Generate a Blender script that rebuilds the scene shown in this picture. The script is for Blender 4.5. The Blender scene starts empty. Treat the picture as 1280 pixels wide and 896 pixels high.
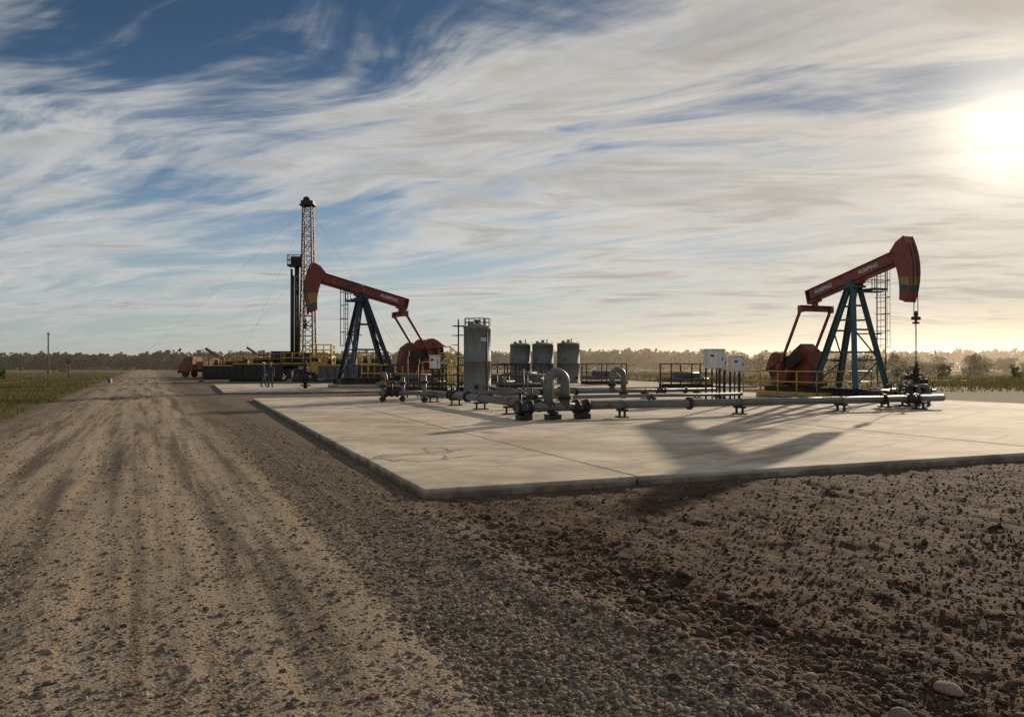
import bpy, math, random
import numpy as np
from mathutils import Vector, Matrix
random.seed(7); rng=np.random.default_rng(7)
D=math.radians
scene=bpy.context.scene
scene.view_settings.view_transform='Standard'
try: scene.view_settings.look='None'
except Exception: pass
scene.view_settings.exposure=0

SUN_AZ=D(32); SUN_EL=D(14)
SUNV=(math.sin(SUN_AZ)*math.cos(SUN_EL),math.cos(SUN_AZ)*math.cos(SUN_EL),math.sin(SUN_EL))

# ---------------------------------------------------------------- node helper
class NT:
    def __init__(s,tree): s.t=tree; s.n=tree.nodes; s.l=tree.links
    def node(s,typ,**kw):
        n=s.n.new(typ)
        for k,v in kw.items(): setattr(n,k,v)
        return n
    def put(s,sock,v):
        if isinstance(v,bpy.types.NodeSocket): s.l.new(v,sock)
        elif v is not None:
            if isinstance(v,(tuple,list)) and len(v)==3 and sock.type=='RGBA': v=(*v,1)
            sock.default_value=v
    def m(s,op,a,b=None,c=None,clamp=False):
        n=s.node('ShaderNodeMath',operation=op,use_clamp=clamp)
        s.put(n.inputs[0],a)
        if b is not None: s.put(n.inputs[1],b)
        if c is not None: s.put(n.inputs[2],c)
        return n.outputs[0]
    def v(s,op,a,b=None):
        n=s.node('ShaderNodeVectorMath',operation=op)
        s.put(n.inputs[0],a)
        if b is not None:
            if op=='SCALE': s.put(n.inputs[3],b)
            else: s.put(n.inputs[1],b)
        return n.outputs['Value'] if op in('DOT_PRODUCT','LENGTH','DISTANCE') else n.outputs[0]
    def ss(s,x,a,b,lo=0.0,hi=1.0):
        n=s.node('ShaderNodeMapRange',interpolation_type='SMOOTHSTEP')
        s.put(n.inputs[0],x); n.inputs[1].default_value=a; n.inputs[2].default_value=b
        n.inputs[3].default_value=lo; n.inputs[4].default_value=hi
        if a>b:
            n.inputs[1].default_value=b; n.inputs[2].default_value=a
            n.inputs[3].default_value=hi; n.inputs[4].default_value=lo
        return n.outputs[0]
    def mix(s,f,a,b,blend='MIX'):
        n=s.node('ShaderNodeMix',data_type='RGBA',blend_type=blend)
        s.put(n.inputs[0],f); s.put(n.inputs[6],a); s.put(n.inputs[7],b)
        return n.outputs[2]
    def noise(s,vec,scale,detail=4,rough=.55,dist=0.0):
        n=s.node('ShaderNodeTexNoise')
        s.put(n.inputs['Vector'],vec); n.inputs['Scale'].default_value=scale
        n.inputs['Detail'].default_value=detail; n.inputs['Roughness'].default_value=rough
        n.inputs['Distortion'].default_value=dist
        return n.outputs['Fac']
    def vor(s,vec,scale,out='Distance',feature='F1'):
        n=s.node('ShaderNodeTexVoronoi',feature=feature)
        s.put(n.inputs['Vector'],vec); n.inputs['Scale'].default_value=scale
        return n.outputs[out]
    def map(s,vec,scale=(1,1,1),rot=(0,0,0),loc=(0,0,0)):
        n=s.node('ShaderNodeMapping'); s.put(n.inputs[0],vec)
        n.inputs['Scale'].default_value=scale; n.inputs['Rotation'].default_value=rot; n.inputs['Location'].default_value=loc
        return n.outputs[0]
    def aniso(s,vec,ang,scale,loc=(0,0,0)):
        return s.map(s.map(vec,rot=(0,0,-ang)),scale=(*scale,1),loc=loc)
    def sep(s,vec):
        n=s.node('ShaderNodeSeparateXYZ'); s.put(n.inputs[0],vec); return n.outputs
    def comb(s,x,y,z=0.0):
        n=s.node('ShaderNodeCombineXYZ'); s.put(n.inputs[0],x); s.put(n.inputs[1],y); s.put(n.inputs[2],z); return n.outputs[0]
    def bump(s,h,strength,dist,normal=None):
        n=s.node('ShaderNodeBump'); s.put(n.inputs['Height'],h)
        n.inputs['Strength'].default_value=strength; n.inputs['Distance'].default_value=dist
        if normal is not None: s.l.new(normal,n.inputs['Normal'])
        return n.outputs[0]
def newmat(name):
    m=bpy.data.materials.new(name); m.use_nodes=True
    t=NT(m.node_tree); b=m.node_tree.nodes['Principled BSDF']
    return m,t,b
def obj_co(t): return t.node('ShaderNodeTexCoord').outputs['Object']

def painted(name,col,rough=.5,metal=0.0,rust=.35,rustcol=(.075,.035,.02),scale=2.0,dirt=(.10,.08,.06)):
    m,t,b=newmat(name); co=obj_co(t)
    n1=t.noise(co,scale,6,.65); n2=t.noise(co,scale*7,4,.6)
    f=t.ss(t.m('ADD',t.m('MULTIPLY',n1,.7),t.m('MULTIPLY',n2,.3)),.62-rust*.28,.72-rust*.15)
    f=t.m('MULTIPLY',f,.85)
    streak=t.noise(t.map(co,(5,5,.6)),2,4,.6)
    c0=t.mix(t.ss(streak,.42,.72,0,.6),(*col,1),(*dirt,1))
    c0=t.mix(t.ss(n1,.3,.7,.0,.25),c0,tuple(min(1,x*1.5+.02) for x in col)+(1,))
    c=t.mix(f,c0,(*rustcol,1))
    t.l.new(c,b.inputs['Base Color']); b.inputs['Metallic'].default_value=metal
    t.put(b.inputs['Roughness'],t.m('MULTIPLY_ADD',f,.3,rough))
    t.l.new(t.bump(t.m('ADD',n2,f),.25,.01),b.inputs['Normal'])
    return m
M={}
M['red']=painted('red_paint',(.20,.024,.018),.5,rust=.4)
M['redR']=painted('red_brown_paint',(.24,.048,.032),.5,rust=.45)
M['crank']=painted('rust_red_paint',(.22,.035,.02),.6,rust=.6)
M['navy']=painted('navy_paint',(.014,.03,.075),.5,rust=.3)
M['teal']=painted('teal_paint',(.02,.085,.11),.5,rust=.45)
M['yellow']=painted('yellow_paint',(.52,.34,.04),.55,rust=.3)
M['olive']=painted('olive_yellow_paint',(.30,.21,.035),.55,rust=.4)
M['blue']=painted('blue_paint',(.02,.08,.10),.5,rust=.3)
M['steel']=painted('grey_steel',(.12,.12,.12),.5,.35,rust=.3,scale=1.5)
M['pipe']=painted('grey_pipe',(.15,.15,.145),.5,.2,rust=.35,scale=1.5)
M['dark']=painted('dark_iron',(.03,.028,.027),.6,.4,rust=.35)
M['tank']=painted('tank_paint',(.18,.188,.182),.65,.0,rust=.38,scale=.9,dirt=(.08,.068,.055))
M['tankdark']=painted('tank_paint_dark',(.14,.15,.145),.7,.0,rust=.38,scale=.9,dirt=(.06,.05,.04))
M['white']=painted('white_enamel',(.66,.65,.62),.45,rust=.15,scale=3)
M['wood']=painted('weathered_wood',(.14,.105,.08),.85,rust=.2)
M['rubber']=painted('rubber',(.02,.02,.02),.8,rust=0)
M['mastred']=painted('mast_paint',(.16,.05,.04),.6,rust=.4)
M['mastwhite']=painted('mast_white_paint',(.32,.30,.27),.6,rust=.35)
M['lens']=painted('glass_dark',(.03,.04,.05),.1,rust=0)

# ---------------------------------------------------------------- mesh builder
class MB:
    def __init__(s): s.v=[]; s.f=[]; s.mi=[]; s.sm=[]
    def add(s,vs,fs,mi=0,sm=False):
        o=len(s.v); s.v+= [tuple(a) for a in vs]
        for i,f in enumerate(fs):
            s.f.append(tuple(o+k for k in f)); s.mi.append(mi)
            s.sm.append(sm if isinstance(sm,bool) else sm[i])
    def box(s,c,size,mi=0,R=None):
        x,y,z=[a/2 for a in size]
        vs=[Vector((i*x,j*y,k*z)) for i in(-1,1) for j in(-1,1) for k in(-1,1)]
        if R is not None: vs=[R@a for a in vs]
        vs=[a+Vector(c) for a in vs]
        s.add(vs,[(0,1,3,2),(4,6,7,5),(0,4,5,1),(2,3,7,6),(0,2,6,4),(1,5,7,3)],mi)
    def beam(s,p0,p1,w,h,mi=0,up=(0,0,1)):
        p0=Vector(p0);p1=Vector(p1);d=(p1-p0);L=d.length;d.normalize()
        u=Vector(up)
        if abs(d.dot(u))>.98: u=Vector((1,0,0))
        y=u.cross(d).normalized(); z=d.cross(y)
        R=Matrix((d,y,z)).transposed()
        s.box((p0+p1)/2,(L,w,h),mi,R)
    def ibeam(s,p0,p1,w,h,mi=0,t=.05):
        p0=Vector(p0);p1=Vector(p1);d=(p1-p0).normalized()
        y=Vector((0,0,1)).cross(d).normalized(); z=d.cross(y)
        s.beam(p0,p1,t,h-2*t,mi)
        s.beam(p0+z*(h-t)/2,p1+z*(h-t)/2,w,t,mi); s.beam(p0-z*(h-t)/2,p1-z*(h-t)/2,w,t,mi)
    def cyl(s,p0,p1,r0,r1=None,n=12,mi=0,caps=True):
        if r1 is None: r1=r0
        p0=Vector(p0);p1=Vector(p1);d=(p1-p0).normalized()
        a=Vector((1,0,0)) if abs(d.x)<.9 else Vector((0,1,0))
        u=d.cross(a).normalized(); w=d.cross(u)
        vs=[];
        for P,r in((p0,r0),(p1,r1)):
            for i in range(n):
                t=2*math.pi*i/n; vs.append(P+u*math.cos(t)*r+w*math.sin(t)*r)
        fs=[(i,(i+1)%n,n+(i+1)%n,n+i) for i in range(n)]; sm=[True]*n
        if caps: fs+=[tuple(range(n-1,-1,-1)),tuple(range(n,2*n))]; sm+=[False,False]
        s.add(vs,fs,mi,sm)
    def tube(s,pts,r,n=12,mi=0,radii=None):
        pts=[Vector(p) for p in pts]; rings=[]
        d0=(pts[1]-pts[0]).normalized(); a=Vector((1,0,0)) if abs(d0.x)<.9 else Vector((0,1,0))
        u=d0.cross(a).normalized()
        for i,P in enumerate(pts):
            if i==0:d=pts[1]-pts[0]
            elif i==len(pts)-1:d=pts[-1]-pts[-2]
            else:d=(pts[i+1]-P).normalized()+(P-pts[i-1]).normalized()
            d.normalize(); u=(u-d*u.dot(d)).normalized(); w=d.cross(u); rr=radii[i] if radii else r
            rings.append([P+u*math.cos(2*math.pi*k/n)*rr+w*math.sin(2*math.pi*k/n)*rr for k in range(n)])
        vs=[p for R in rings for p in R]; fs=[];sm=[]
        for i in range(len(rings)-1):
            for k in range(n):
                fs.append((i*n+k,i*n+(k+1)%n,(i+1)*n+(k+1)%n,(i+1)*n+k)); sm.append(True)
        fs+=[tuple(range(n-1,-1,-1)),tuple((len(rings)-1)*n+k for k in range(n))]; sm+=[False,False]
        s.add(vs,fs,mi,sm)
    def prism(s,poly,y0,y1,mi=0):   # poly in xz
        n=len(poly); vs=[(x,y0,z) for x,z in poly]+[(x,y1,z) for x,z in poly]
        fs=[tuple(range(n)),tuple(range(2*n-1,n-1,-1))]+[(i,n+i,n+(i+1)%n,(i+1)%n) for i in range(n)]
        s.add(vs,fs,mi)
    def lathe(s,prof,c=(0,0,0),n=32,mi=0):
        vs=[];fs=[]
        for r,z in prof:
            for k in range(n):
                a=2*math.pi*k/n; vs.append((c[0]+r*math.cos(a),c[1]+r*math.sin(a),c[2]+z))
        for i in range(len(prof)-1):
            for k in range(n): fs.append((i*n+k,i*n+(k+1)%n,(i+1)*n+(k+1)%n,(i+1)*n+k))
        s.add(vs,fs,mi,True)
    def ellip(s,c,r,n=12,m=8,mi=0):
        vs=[];fs=[]
        for i in range(m+1):
            th=math.pi*i/m
            for k in range(n):
                a=2*math.pi*k/n; vs.append((c[0]+r[0]*math.sin(th)*math.cos(a),c[1]+r[1]*math.sin(th)*math.sin(a),c[2]+r[2]*math.cos(th)))
        for i in range(m):
            for k in range(n): fs.append((i*n+k,(i+1)*n+k,(i+1)*n+(k+1)%n,i*n+(k+1)%n))
        s.add(vs,fs,mi,True)
    def out(s,name,mats,parent=None,bevel=0):
        me=bpy.data.meshes.new(name); me.from_pydata(s.v,[],s.f)
        for k in mats: me.materials.append(M[k] if isinstance(k,str) else k)
        me.polygons.foreach_set('material_index',s.mi); me.polygons.foreach_set('use_smooth',s.sm); me.update()
        o=bpy.data.objects.new(name,me); scene.collection.objects.link(o)
        if parent: o.parent=parent
        if bevel:
            b=o.modifiers.new('bevel','BEVEL'); b.width=bevel; b.segments=2; b.limit_method='ANGLE'
        return o
def root(name,loc=(0,0,0),rz=0,sc=1):
    e=bpy.data.objects.new(name,None); scene.collection.objects.link(e)
    e.location=loc; e.rotation_euler=(0,0,rz); e.scale=(sc,)*3; e.empty_display_size=.3; return e
def arc(c,r,a0,a1,ax,ay,n=8):
    c=Vector(c);ax=Vector(ax);ay=Vector(ay)
    return [c+ax*r*math.cos(a0+(a1-a0)*i/n)+ay*r*math.sin(a0+(a1-a0)*i/n) for i in range(n+1)]

# ---------------------------------------------------------------- numpy noise & ground height
TAB=rng.random((256,256))
def vn(x,y,o=0):
    x=np.asarray(x)+o*17.3; y=np.asarray(y)+o*31.7
    xi=np.floor(x).astype(int); yi=np.floor(y).astype(int); fx=x-xi; fy=y-yi
    fx=fx*fx*(3-2*fx); fy=fy*fy*(3-2*fy)
    g=lambda a,b: TAB[(a&255),(b&255)]
    return (g(xi,yi)*(1-fx)+g(xi+1,yi)*fx)*(1-fy)+(g(xi,yi+1)*(1-fx)+g(xi+1,yi+1)*fx)*fy
def fbm(x,y,oct=4,o=0,g=.5):
    r=0;a=1;t=0
    for i in range(oct):
        r=r+a*vn(x*2**i,y*2**i,o+i); t+=a; a*=g
    return r/t-.5
C=np.array([-1.18,10.77]); UU=np.array([.927,.375]); VV=np.array([-.375,.927]); SLAB_RZ=math.atan2(.375,.927)
def uv(u,v,z=0): p=C+UU*u+VV*v; return (p[0],p[1],z)
def touv(x,y): return (x-C[0])*UU[0]+(y-C[1])*UU[1],(x-C[0])*VV[0]+(y-C[1])*VV[1]
def sst(x,a,b): t=np.clip((x-a)/(b-a),0,1); return t*t*(3-2*t)
def height(x,y):
    s=x+.455*y
    u,v=touv(x,y); r=np.hypot(x,y)
    edge=fbm(x*.7,y*.7,3,5)*1.2
    road=sst(s,-4.4,-3.8)*(1-sst(s+edge,3.0,3.8))
    right=sst(s+edge,3.2,4.2)
    h=road*(fbm(s*2.2,y*.12,3,9)*.06+fbm(x*3,y*3,3,11)*.02)
    h=h+road*.03*np.cos(s*.4)
    ridg=1-np.abs(fbm(x*3.2,y*3.2,4,51,.6))*4
    h=h+right*(fbm(x*1.1,y*1.1,5,2,.6)*.13-.03+fbm(x*7,y*7,3,21,.65)*.045+fbm(s*3.1,y*.35,3,33)*.045+ridg*.010)*(1-sst(v,-.3,.3))
    h=h+np.exp(-((s+edge-3.3)/.35)**2)*.03*(1-sst(v,-1.2,-.2))
    h=h-.03*np.exp(-((s+edge-4.3)/.5)**2)*(1-sst(y,6,9))
    left=1-sst(s,-5.5,-4.0)
    h=h+left*(fbm(x*.3,y*.3,4,3)*.25-.05)*(1-sst(r,150,300))
    onslab=sst(u,-.4,.1)*(1-sst(u,31,32))*sst(v,-.5,.1)*(1-sst(v,66,68))
    h=h*(1-onslab)+(-.02)*onslab
    return h

def npmesh(name,verts,faces,mat,attr=None,smooth=True,parent=None):
    me=bpy.data.meshes.new(name); nv=len(verts); nf,k=faces.shape
    me.vertices.add(nv); me.vertices.foreach_set('co',verts.astype(np.float32).ravel())
    me.loops.add(nf*k); me.loops.foreach_set('vertex_index',faces.astype(np.int32).ravel())
    me.polygons.add(nf); me.polygons.foreach_set('loop_start',np.arange(0,nf*k,k,dtype=np.int32))
    me.polygons.foreach_set('loop_total',np.full(nf,k,dtype=np.int32))
    me.polygons.foreach_set('use_smooth',np.full(nf,smooth))
    if attr is not None:
        a=me.attributes.new('tint','FLOAT','POINT'); a.data.foreach_set('value',attr.astype(np.float32))
    me.update(calc_edges=True); me.validate()
    me.materials.append(mat)
    o=bpy.data.objects.new(name,me); scene.collection.objects.link(o)
    if parent: o.parent=parent
    return o
def grid_faces(nr,nc,wrap=False):
    i=np.arange(nr-1)[:,None]; j=np.arange(nc if wrap else nc-1)[None,:]
    a=i*nc+j; b=i*nc+(j+1)%nc; c=(i+1)*nc+(j+1)%nc; d=(i+1)*nc+j
    return np.stack([a,b,c,d],-1).reshape(-1,4)

# ---------------------------------------------------------------- ground material
def ground_material():
    m,t,b=newmat('ground_gravel_dirt_grass')
    co=t.node('ShaderNodeNewGeometry').outputs['Position']
    X,Y,Z=t.sep(co)[0:3]
    s=t.m('MULTIPLY_ADD',Y,.455,X)
    xr=t.m('SUBTRACT',X,float(C[0])); yr=t.m('SUBTRACT',Y,float(C[1]))
    u=t.m('ADD',t.m('MULTIPLY',xr,.927),t.m('MULTIPLY',yr,.375))
    v=t.m('ADD',t.m('MULTIPLY',xr,-.375),t.m('MULTIPLY',yr,.927))
    en=t.m('SUBTRACT',t.noise(co,.6,4,.6),.5)
    s2=t.m('MULTIPLY_ADD',en,1.8,s)
    left=t.ss(t.m('MULTIPLY_ADD',en,2.2,s),-4.1,-5.0)
    right=t.ss(s2,3.3,3.9)
    dirtm=t.m('MULTIPLY',right,t.ss(t.m('MULTIPLY_ADD',en,3,v),1.5,-1.0))
    en2=t.m('SUBTRACT',t.noise(co,.08,3,.6),.5)
    farg=t.m('MAXIMUM',t.ss(t.m('MULTIPLY_ADD',en2,8,u),38,42),t.ss(t.m('MULTIPLY_ADD',en2,8,v),68,76))
    grass=t.m('MAXIMUM',left,t.m('MULTIPLY',farg,t.ss(s,4.0,6.5)))
    sc=t.comb(s,t.m('MULTIPLY',Y,.05),0.0)
    streak=t.noise(sc,2.0,4,.6); streak2=t.noise(sc,7,2,.6)
    cell=t.vor(co,48,'Color'); cv=t.sep(cell)[0]
    big=t.noise(co,1.4,5,.6)
    g1=t.mix(cv,(.07,.051,.036,1),(.32,.252,.182,1))
    dust=(.385,.305,.22,1)
    trk=t.m('ADD',t.m('MULTIPLY',streak,.65),t.m('MULTIPLY',streak2,.35))
    band=t.m('MULTIPLY',t.ss(s2,-3.9,-2.6),t.ss(s2,2.2,.9))
    df=t.m('MULTIPLY',t.ss(t.m('MULTIPLY_ADD',big,.3,trk),.52,.72),t.m('MULTIPLY_ADD',band,.80,.05))
    df=t.m('MULTIPLY',df,t.m('MULTIPLY_ADD',cv,-.4,1.0))
    gravel=t.mix(df,g1,dust)
    gravel=t.mix(t.ss(streak,.52,.32,0,.6),gravel,(.068,.050,.037,1))
    gravel=t.mix(t.m('MULTIPLY',t.ss(s2,1.6,2.9),.45),gravel,(.07,.052,.038,1))
    dn=t.noise(t.aniso(co,D(20),(.45,1.3)),1.8,7,.65)
    dcol=t.mix(t.ss(dn,.35,.68),(.040,.022,.014,1),(.105,.062,.040,1))
    dcol=t.mix(t.ss(t.noise(co,16,4,.7),.52,.74,0,.55),dcol,(.19,.125,.085,1))
    padg=t.mix(big,(.10,.080,.060,1),(.21,.165,.125,1))
    padm=t.m('MULTIPLY',right,t.ss(v,-1,1.5))
    gcol=t.mix(t.noise(co,.12,4,.65),(.065,.060,.022,1),(.17,.13,.060,1))
    gcol=t.mix(t.ss(big,.45,.7,0,.6),gcol,(.21,.16,.09,1))
    c=t.mix(dirtm,gravel,dcol); c=t.mix(padm,c,padg); c=t.mix(grass,c,gcol)
    t.l.new(c,b.inputs['Base Color']); b.inputs['Roughness'].default_value=.95
    b.inputs['Specular IOR Level'].default_value=.12
    vd=t.vor(co,48)
    hs=t.m('MULTIPLY',t.m('SUBTRACT',1.0,vd),t.m('MULTIPLY_ADD',df,-.45,1.0))
    hh=t.m('ADD',t.m('MULTIPLY',hs,.013),t.m('MULTIPLY',t.noise(co,8,7,.74),.033))
    n=t.bump(hh,1.0,1.0)
    t.l.new(n,b.inputs['Normal'])
    return m
GM=ground_material()

r1=np.geomspace(1.0,45,680); r2=np.geomspace(45,3500,120)[1:]
R=np.concatenate([[.05],r1,r2])
fa=np.linspace(D(-42),D(42),420); ba=np.linspace(D(42),D(318),80)[1:-1]
A=np.concatenate([fa,ba])
RR,AA=np.meshgrid(R,A,indexing='ij'); X=RR*np.sin(AA); Y=RR*np.cos(AA)
Z=height(X,Y); s=X+.455*Y
Z=Z-.05*sst(s,-4.0,-3.4)*(1-sst(s,3.0,3.5))*(Y>-15)*(Y<850)
ground=npmesh('ground',np.stack([X,Y,Z],-1).reshape(-1,3),grid_faces(len(R),len(A),True)[:,::-1],GM)
yy=np.concatenate([np.linspace(-14,2.5,60)[:-1],np.geomspace(2.5,60,620),np.geomspace(60,900,80)[1:]])
sv=np.linspace(-4.3,3.9,330)
YY,SS=np.meshgrid(yy,sv,indexing='ij'); XX=SS-.455*YY
ZZ=height(XX,YY)+.006
road=npmesh('gravel_road',np.stack([XX,YY,ZZ],-1).reshape(-1,3),grid_faces(len(yy),len(sv))[:,::-1],GM)
for o in (ground,road):
    me=o.data
    if me.polygons[5].normal.z<0: me.flip_normals()

# ---------------------------------------------------------------- stones
def ico():
    p=(1+5**.5)/2
    v=np.array([(-1,p,0),(1,p,0),(-1,-p,0),(1,-p,0),(0,-1,p),(0,1,p),(0,-1,-p),(0,1,-p),(p,0,-1),(p,0,1),(-p,0,-1),(-p,0,1)],float)
    v/=np.linalg.norm(v[0])
    f=np.array([(0,11,5),(0,5,1),(0,1,7),(0,7,10),(0,10,11),(1,5,9),(5,11,4),(11,10,2),(10,7,6),(7,1,8),(3,9,4),(3,4,2),(3,2,6),(3,6,8),(3,8,9),(4,9,5),(2,4,11),(6,2,10),(8,6,7),(9,8,1)])
    return v,f
def subdiv(v,f):
    v=list(map(tuple,v)); c={}; nf=[]
    def mid(a,b):
        k=(min(a,b),max(a,b))
        if k not in c:
            m=np.array(v[a])+np.array(v[b]); m/=np.linalg.norm(m); v.append(tuple(m)); c[k]=len(v)-1
        return c[k]
    for a,b,d in f:
        x,y,z=mid(a,b),mid(b,d),mid(d,a); nf+=[(a,x,z),(b,y,x),(d,z,y),(x,y,z)]
    return np.array(v),np.array(nf)
def rotm(n):
    q=rng.normal(size=(n,4)); q/=np.linalg.norm(q,axis=1)[:,None]; w,x,y,z=q.T
    return np.stack([1-2*(y*y+z*z),2*(x*y-z*w),2*(x*z+y*w),2*(x*y+z*w),1-2*(x*x+z*z),2*(y*z-x*w),2*(x*z-y*w),2*(y*z+x*w),1-2*(x*x+y*y)],-1).reshape(n,3,3)
def stones(name,px,py,size,mat,sub=0,jit=.16,parent=None,sink=.15,smooth=False):
    v,f=ico()
    for _ in range(sub): v,f=subdiv(v,f)
    n=len(px); sc=size[:,None]*(rng.uniform(.55,1.2,(n,3)))
    vv=v[None]*sc[:,None,:]
    if sub==0: vv=vv*(1+rng.uniform(-jit,jit,(n,len(v),1)))
    else:
        for k in range(8):
            dirs=rng.normal(size=(n,3)); dirs/=np.linalg.norm(dirs,axis=1)[:,None]
            d=np.einsum('nj,vj->nv',dirs,v); vv=vv*(1-.42*np.clip(d-.5,0,1))[:,:,None]
        vv=vv*(1+rng.uniform(-.03,.03,(n,len(v),1)))
    vv=np.einsum('nij,nvj->nvi',rotm(n),vv); vv[:,:,2]*=.75
    pz=height(px,py)+size*(.75-sink-.35)
    vv+=np.stack([px,py,pz],-1)[:,None,:]
    ff=f[None]+(np.arange(n)*len(v))[:,None,None]
    tint=np.repeat(rng.random(n),len(v))
    return npmesh(name,vv.reshape(-1,3),ff.reshape(-1,3),mat,tint,smooth,parent)
def stone_mat(name,a,bc,cc):
    m,t,b=newmat(name); at=t.node('ShaderNodeAttribute',attribute_name='tint').outputs['Fac']
    co=t.node('ShaderNodeNewGeometry').outputs['Position']
    c=t.mix(t.ss(at,0,.8),a,bc); c=t.mix(t.ss(at,.88,1.0),c,cc)
    nz=t.noise(co,50,4,.7)
    c=t.mix(t.ss(nz,.4,.7,0,.5),c,(.16,.115,.08,1))
    t.l.new(c,b.inputs['Base Color']); b.inputs['Roughness'].default_value=.92; b.inputs['Specular IOR Level'].default_value=.15
    t.l.new(t.bump(nz,.6,.008),b.inputs['Normal']); return m
SG=stone_mat('gravel_stone',(.07,.052,.04,1),(.25,.20,.15,1),(.40,.34,.28,1))
SD=stone_mat('dirt_stone',(.040,.024,.016,1),(.12,.076,.050,1),(.26,.19,.14,1))
def scatter(N,ymin,ymax,pw):
    y=ymin*(ymax/ymin)**(rng.random(N)**pw)
    x=rng.uniform(-.74,.74,N)*y; return x,y
grav=root('gravel_stones')
x,y=scatter(230000,3.6,26,1.0); s=x+.455*y; u,v=touv(x,y)
e=fbm(x*.7,y*.7,3,5)*1.2
track=fbm(s*2.2,y*.12,3,9)
p=np.where(s<-3.8,.35,np.where(s+e>3.4,.05,.30+.68*sst(s+e,1.4,2.4)+.5*sst(-s,2.4,3.6)+.9*np.clip(-track*3,0,.6)))
k=(rng.random(len(x))<p)&~((u>-.05)&(v>-.05))&(s>-5.5)
x,y,s=x[k],y[k],s[k]
size=rng.gamma(1.8,.0036,len(x))+.0045; size*=np.where(s>1.8,1.15,1.0)
stones('gravel_fine',x,y,np.clip(size,.005,.034),SG,0,.18,grav)
x,y=scatter(90000,3.6,22,1.0); s=x+.455*y; u,v=touv(x,y); e=fbm(x*.7,y*.7,3,5)*1.2
patch=fbm(x*.9,y*.9,3,41)
p=np.where(s+e>3.3,.30+.6*np.exp(-((s+e-3.6)/.8)**2)+np.clip(patch*3,0,.6),0)
k=(rng.random(len(x))<p)&~((u>-.05)&(v>-.05)); x,y=x[k],y[k]
stones('dirt_clods',x,y,np.clip(rng.gamma(1.6,.0045,len(x))+.004,.004,.038),SD,0,.22,grav)
n=1300; yb=3.7+rng.random(n)**1.3*6; ss_=3.75+rng.normal(0,.42,n); x=ss_-.455*yb
stones('ridge_stones',x,yb,np.clip(rng.gamma(2.6,.009,n),.012,.058),SD,1,.1,grav,.2,False)
n=80; yb=rng.uniform(5.0,7.2,n); x=(3.95+rng.normal(0,.30,n))-.455*yb
stones('cobbles',x,yb,rng.uniform(.025,.065,n),SD,2,.1,grav,.2,True)
stones('boulder',np.array([1.98,1.25,2.45]),np.array([4.05,5.3,4.5]),np.array([.11,.075,.07]),SG,3,.1,grav,.25,True)

# ---------------------------------------------------------------- slabs
def concrete():
    m,t,b=newmat('concrete'); co=obj_co(t)
    X,Y,Z=t.sep(co)[0:3]
    big=t.noise(co,.30,6,.66); mid=t.noise(co,1.7,7,.68); fine=t.noise(co,40,3,.7)
    st=t.noise(t.map(co,(.22,5,1)),2.2,5,.65)
    c=t.mix(t.ss(big,.34,.62),(.34,.28,.21,1),(.62,.535,.42,1))
    c=t.mix(t.ss(mid,.44,.70,0,.5),c,(.25,.205,.155,1))
    c=t.mix(t.ss(st,.48,.70,0,.40),c,(.26,.215,.16,1))
    c=t.mix(t.ss(fine,.55,.8,0,.3),c,(.2,.17,.13,1))
    tr=t.noise(t.aniso(co,D(-35),(.12,1.3)),1.3,5,.6)
    c=t.mix(t.ss(tr,.52,.68,0,.4),c,(.64,.56,.44,1))
    tr2=t.noise(t.aniso(co,D(25),(.10,1.6),(5,3,0)),1.5,4,.6)
    c=t.mix(t.ss(tr2,.54,.68,0,.5),c,(.20,.165,.125,1))
    nn=t.node('ShaderNodeTexNoise'); t.l.new(co,nn.inputs['Vector']); nn.inputs['Scale'].default_value=1.6; nn.inputs['Detail'].default_value=4
    wob=t.v('SCALE',t.v('SUBTRACT',nn.outputs['Color'],(.5,.5,.5)),1.2)
    pw=t.v('ADD',t.v('MULTIPLY',co,(1,1,0)),t.v('MULTIPLY',wob,(1,1,0)))
    for (cx,cy,r,w) in ((.9,3.6,.62,.05),(1.6,4.6,.35,.045)):
        d=t.v('DISTANCE',pw,(cx,cy,0)); ring=t.ss(t.m('ABSOLUTE',t.m('SUBTRACT',d,r)),w,0,0,.85)
        c=t.mix(t.m('MULTIPLY',ring,t.ss(mid,.35,.5)),c,(.05,.04,.03,1))
    for (cx,cy,r) in ((1.65,3.45,.15),(8,9.5,.8),(7.4,13.5,1.2),(20,12,1.4),(11,6.2,.7),(15,21,2),(4,8,.5)):
        d=t.v('DISTANCE',pw,(cx,cy,0)); c=t.mix(t.ss(d,r,r*.2,0,.6),c,(.08,.065,.05,1))
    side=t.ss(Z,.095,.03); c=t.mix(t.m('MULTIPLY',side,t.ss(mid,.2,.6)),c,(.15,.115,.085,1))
    t.l.new(c,b.inputs['Base Color']); b.inputs['Roughness'].default_value=.88
    b.inputs['Specular IOR Level'].default_value=.2
    h=t.m('ADD',t.m('MULTIPLY',fine,.25),t.m('ADD',t.m('MULTIPLY',mid,.6),t.m('MULTIPLY',st,.8)))
    t.l.new(t.bump(h,.35,.025),b.inputs['Normal']); return m
M['concrete']=concrete()
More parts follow.
